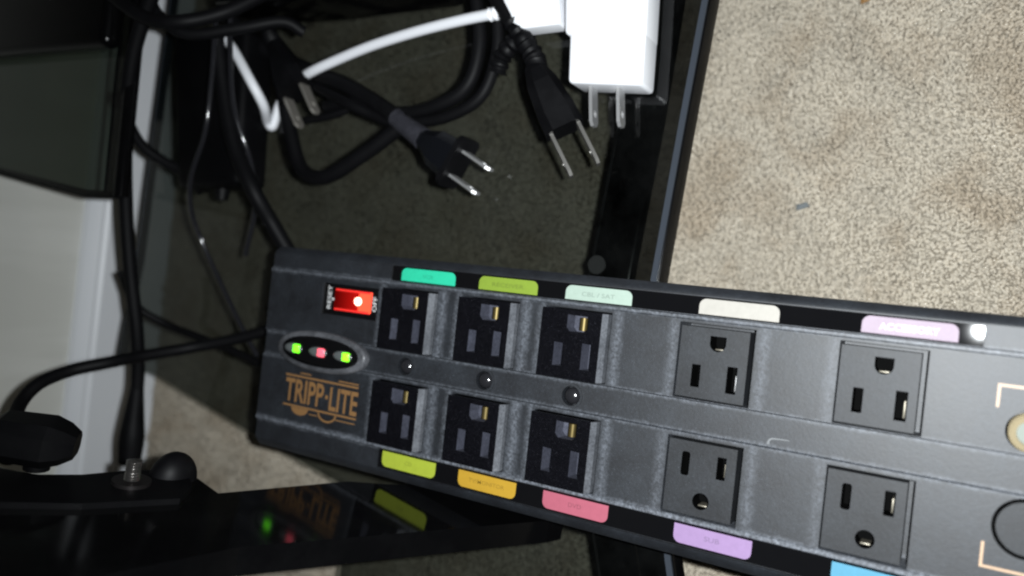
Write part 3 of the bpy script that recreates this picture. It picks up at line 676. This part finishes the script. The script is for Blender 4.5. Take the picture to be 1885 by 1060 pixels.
# --- white USB cable
zw = .1015
K2 = lambda x, y: P(x, y, zw)
wc = thing('white_usb_cable', 'white usb cable running left from its white connector beside the charger', 'cable', (K2(960, 30).x, K2(960, 30).y, ZG))
bm = quad(bmw(), [P(926, 40, .105), P(962, 52, .105), P(1030, 43, .105), P(1022, -70, .105), P(922, -70, .105)], .0945, .105, .0012); con = obj('connector', bm, M['whitep'], wc)
bm = bmw()
for k in range(4): box(bm, P(936 + k * 6, 6, .1051) , P(938 + k * 6, -14, .1051) + Vector((0, 0, .0002)))
obj('grip_rib', bm, M['white_cable'], con, smooth=False)
a = smoothpath([K2(930, 20), K2(918, 23), K2(903, 27)], 6); bm = bmw(); relief_tube(bm, a, .0037, 3, .14); obj('strain_relief', bm, M['whitep'], wc)
a = smoothpath([K2(910, 25), K2(850, 37), K2(770, 57), K2(690, 82), K2(630, 106), K2(570, 134), P(535, 160, .0935), P(514, 195, .0925), P(502, 232, .0925), P(492, 222, .096), P(485, 194, .108), P(462, 150, .1165), P(430, 92, .118), P(405, 60, .119)], 10)
bm = bmw(); tube(bm, a, lambda t: .0026, 14); obj('cable', bm, M['white_cable'], wc)

# ================================================================== DARK THINGS AT THE BACK
# power brick standing on the shelf
bk = [P(*q, ZG + .022) for q in ((318, 60), (456, 50), (438, 340), (326, 346))]
bm = bmw(); prism(bm, [Vector((q.x, q.y, ZG + .0008)) for q in bk], (0, 0, .022)); bmesh.ops.bevel(bm, geom=bm.edges[:], offset=.004, segments=3, profile=.5, affect='EDGES')
br = thing('power_brick', 'black power brick lying on the back of the glass shelf beneath the tangle of wires', 'power adapter', (bk[0].x, bk[0].y, ZG)); obj('brick_body', bm, M['satin'], br)
bm = bmw(); c = (bk[2] + bk[3]) / 2; tube(bm, [Vector((c.x + .004, c.y, ZG + .011)), Vector((c.x - .006, c.y, ZG + .011))], lambda t: .005 - .0015 * t, 14); obj('cord_collar', bm, M['rubber'], br)
# set top box at the upper edge
bx = [P(486, 52, ZG), P(660, 40, ZG), P(862, 18, ZG), P(890, -200, ZG), P(480, -200, ZG)]
st_ = thing('media_box', 'black glossy media box along the upper edge of the photo behind the white cable', 'media player', (bx[1].x, bx[1].y, ZG))
bm = bmw(); prism(bm, [Vector((q.x, q.y, ZG + .003)) for q in bx], (0, 0, .034)); bmesh.ops.bevel(bm, geom=bm.edges[:], offset=.003, segments=3, profile=.5, affect='EDGES'); obj('case', bm, M['gloss'], st_)
for q in (bx[0], bx[2], bx[3], bx[4]):
    bm = bmw(); c = Vector((q.x, q.y, ZG)) * .9 + Vector((bx[0].x + bx[3].x, bx[0].y + bx[3].y, 2 * ZG)) * .05; cyl(bm, (c.x + .004, c.y, ZG + .0001), (0, 0, 1), .004, .0035, 16); obj('foot', bm, M['rubber'], st_)
# rounded glossy box on the upper shelf
q0 = P(236, 94, ZU)
gb = thing('rounded_glossy_box', 'black glossy rounded box on the upper smoked shelf, catching the flash at upper left', 'media player', (q0.x, q0.y, ZU))
bm = bmw(); box(bm, (q0.x, q0.y + .004, ZU + .0005), (q0.x + .14, q0.y + .20, ZU + .011), .0045, 6); obj('case', bm, mat('lacquer', (0.002, 0.002, 0.0022), 0.16, spec=.22), gb, angle=60)
bm = bmw(); box(bm, (q0.x + .02, q0.y + .0030, ZU + .005), (q0.x + .12, q0.y + .0055, ZU + .006), .0003); obj('seam', bm, M['satin'], gb)

# ================================================================== CORDS AT THE BACK LEFT
def cord(label, pts, r, name='hanging_cord', material=None, group=None, n=9, cat='cord'):
    a = smoothpath([P(*q) for q in pts], n); bm = bmw(); tube(bm, a, r, 14)
    o = obj(name, bm, material or M['cord']); me = o.data; c = a[-1]
    me.transform(Matrix.Translation(-c)); o.location = c
    return tag(o, label, cat, group)
a = smoothpath([P(*q) for q in [(300, -60, .17), (262, 40, .165), (240, 130, .16), (231, 250, .150), (232, 380, .140), (240, 500, .132), (252, 610, .125), (254, 690, .120), (246, 770, .118), (238, 852, .117)]], 10)
hc = thing('plug_ended_cord', 'thick black cord hanging down the white wall, its tapered plug above the bolt', 'cord', a[-1])
bm = bmw(); tube(bm, a, .0036, 16); obj('cord', bm, M['cord'], hc)
bm = bmw(); tube(bm, a[-18:], lambda t: .0036 + .0032 * min(1, t * 1.6) * (1 - .25 * max(0, t - .75) * 4), 18); obj('tapered_plug', bm, M['rubber'], hc)
a2 = [(14, 850, .215), (22, 800, .21), (36, 745, .20), (72, 706, .19), (130, 682, .175), (200, 667, .16), (262, 655, .142), (350, 640, .120), (430, 625, .108), (500, 606, .1)]
cord('black cord arching from the block plug across the white wall', a2, .0031)
cord('short black cord crossing the narrow sliver of white wall', [(215, 170, .13), (238, 228, .125), (262, 268, .12), (300, 296, .112), (340, 318, .105), (372, 352, .1005)], .0031)
cord('thin black cord slanting from the hanging cord to the left end of the surge protector', [(222, 500, .12), (250, 562, .115), (310, 598, .102), (370, 622, .097), (430, 646, .095), (476, 668, .0945)], .0022)
cord('broad black cord slanting from the power brick to the corner of the surge protector', [(400, 60, .122), (412, 170, .1195), (432, 270, .1185), (466, 350, .1165), (500, 410, .106), (535, 470, .098)], lambda t: .0042, n=10)
cord('thin shiny wire in a long curve ending at the left end of the surge protector', [(398, 30, .130), (388, 160, .128), (377, 245, .126), (352, 325, .122), (352, 385, .116), (370, 440, .108), (406, 520, .100), (438, 588, .0965), (474, 656, .0945)], .0014, 'thin_wire', M['thin'], cat='wire')
cord('thin shiny black wire looping over the right half of the power brick', [(424, 20, .128), (424, 110, .126), (428, 180, .124), (438, 228, .121), (462, 300, .112), (470, 380, .0985), (452, 470, .0925)], .0014, 'thin_wire', M['thin'], cat='wire')
cord('thickest black cord bunched across the top left above the sliver of wall', [(180, -30, .175), (262, 30, .17), (330, 40, .165), (420, 20, .150), (520, -30, .14)], .0034)
cord('black cord tucked under the bunch at the top left', [(262, -40, .16), (290, 26, .158), (345, 62, .152), (440, 52, .14), (520, 40, .128), (560, 60, .12)], .0030)
# block plug at the far left, on the leg's plate
bp_c = LEGP(66, 868)
bpt = thing('block_plug', 'bulky black angled plug at the lower left, its cord rising from the top', 'plug', bp_c)
mx = frame(bp_c + NM * .012, P(145, 855, .215) - P(0, 835, .235))
bm = bmw(); loft(bm, [(-.016, .0050, .008), (-.013, .0076, .010), (.003, .0080, .011), (.0085, .0064, .009), (.0125, .0042, .006)], mx, .5); obj('plug_body', bm, M['satin'], bpt, angle=18)
bm = bmw(); tube(bm, [bp_c + NM * .001, bp_c + NM * .009], .0045, 16); obj('plug_nose', bm, M['satin'], bpt)
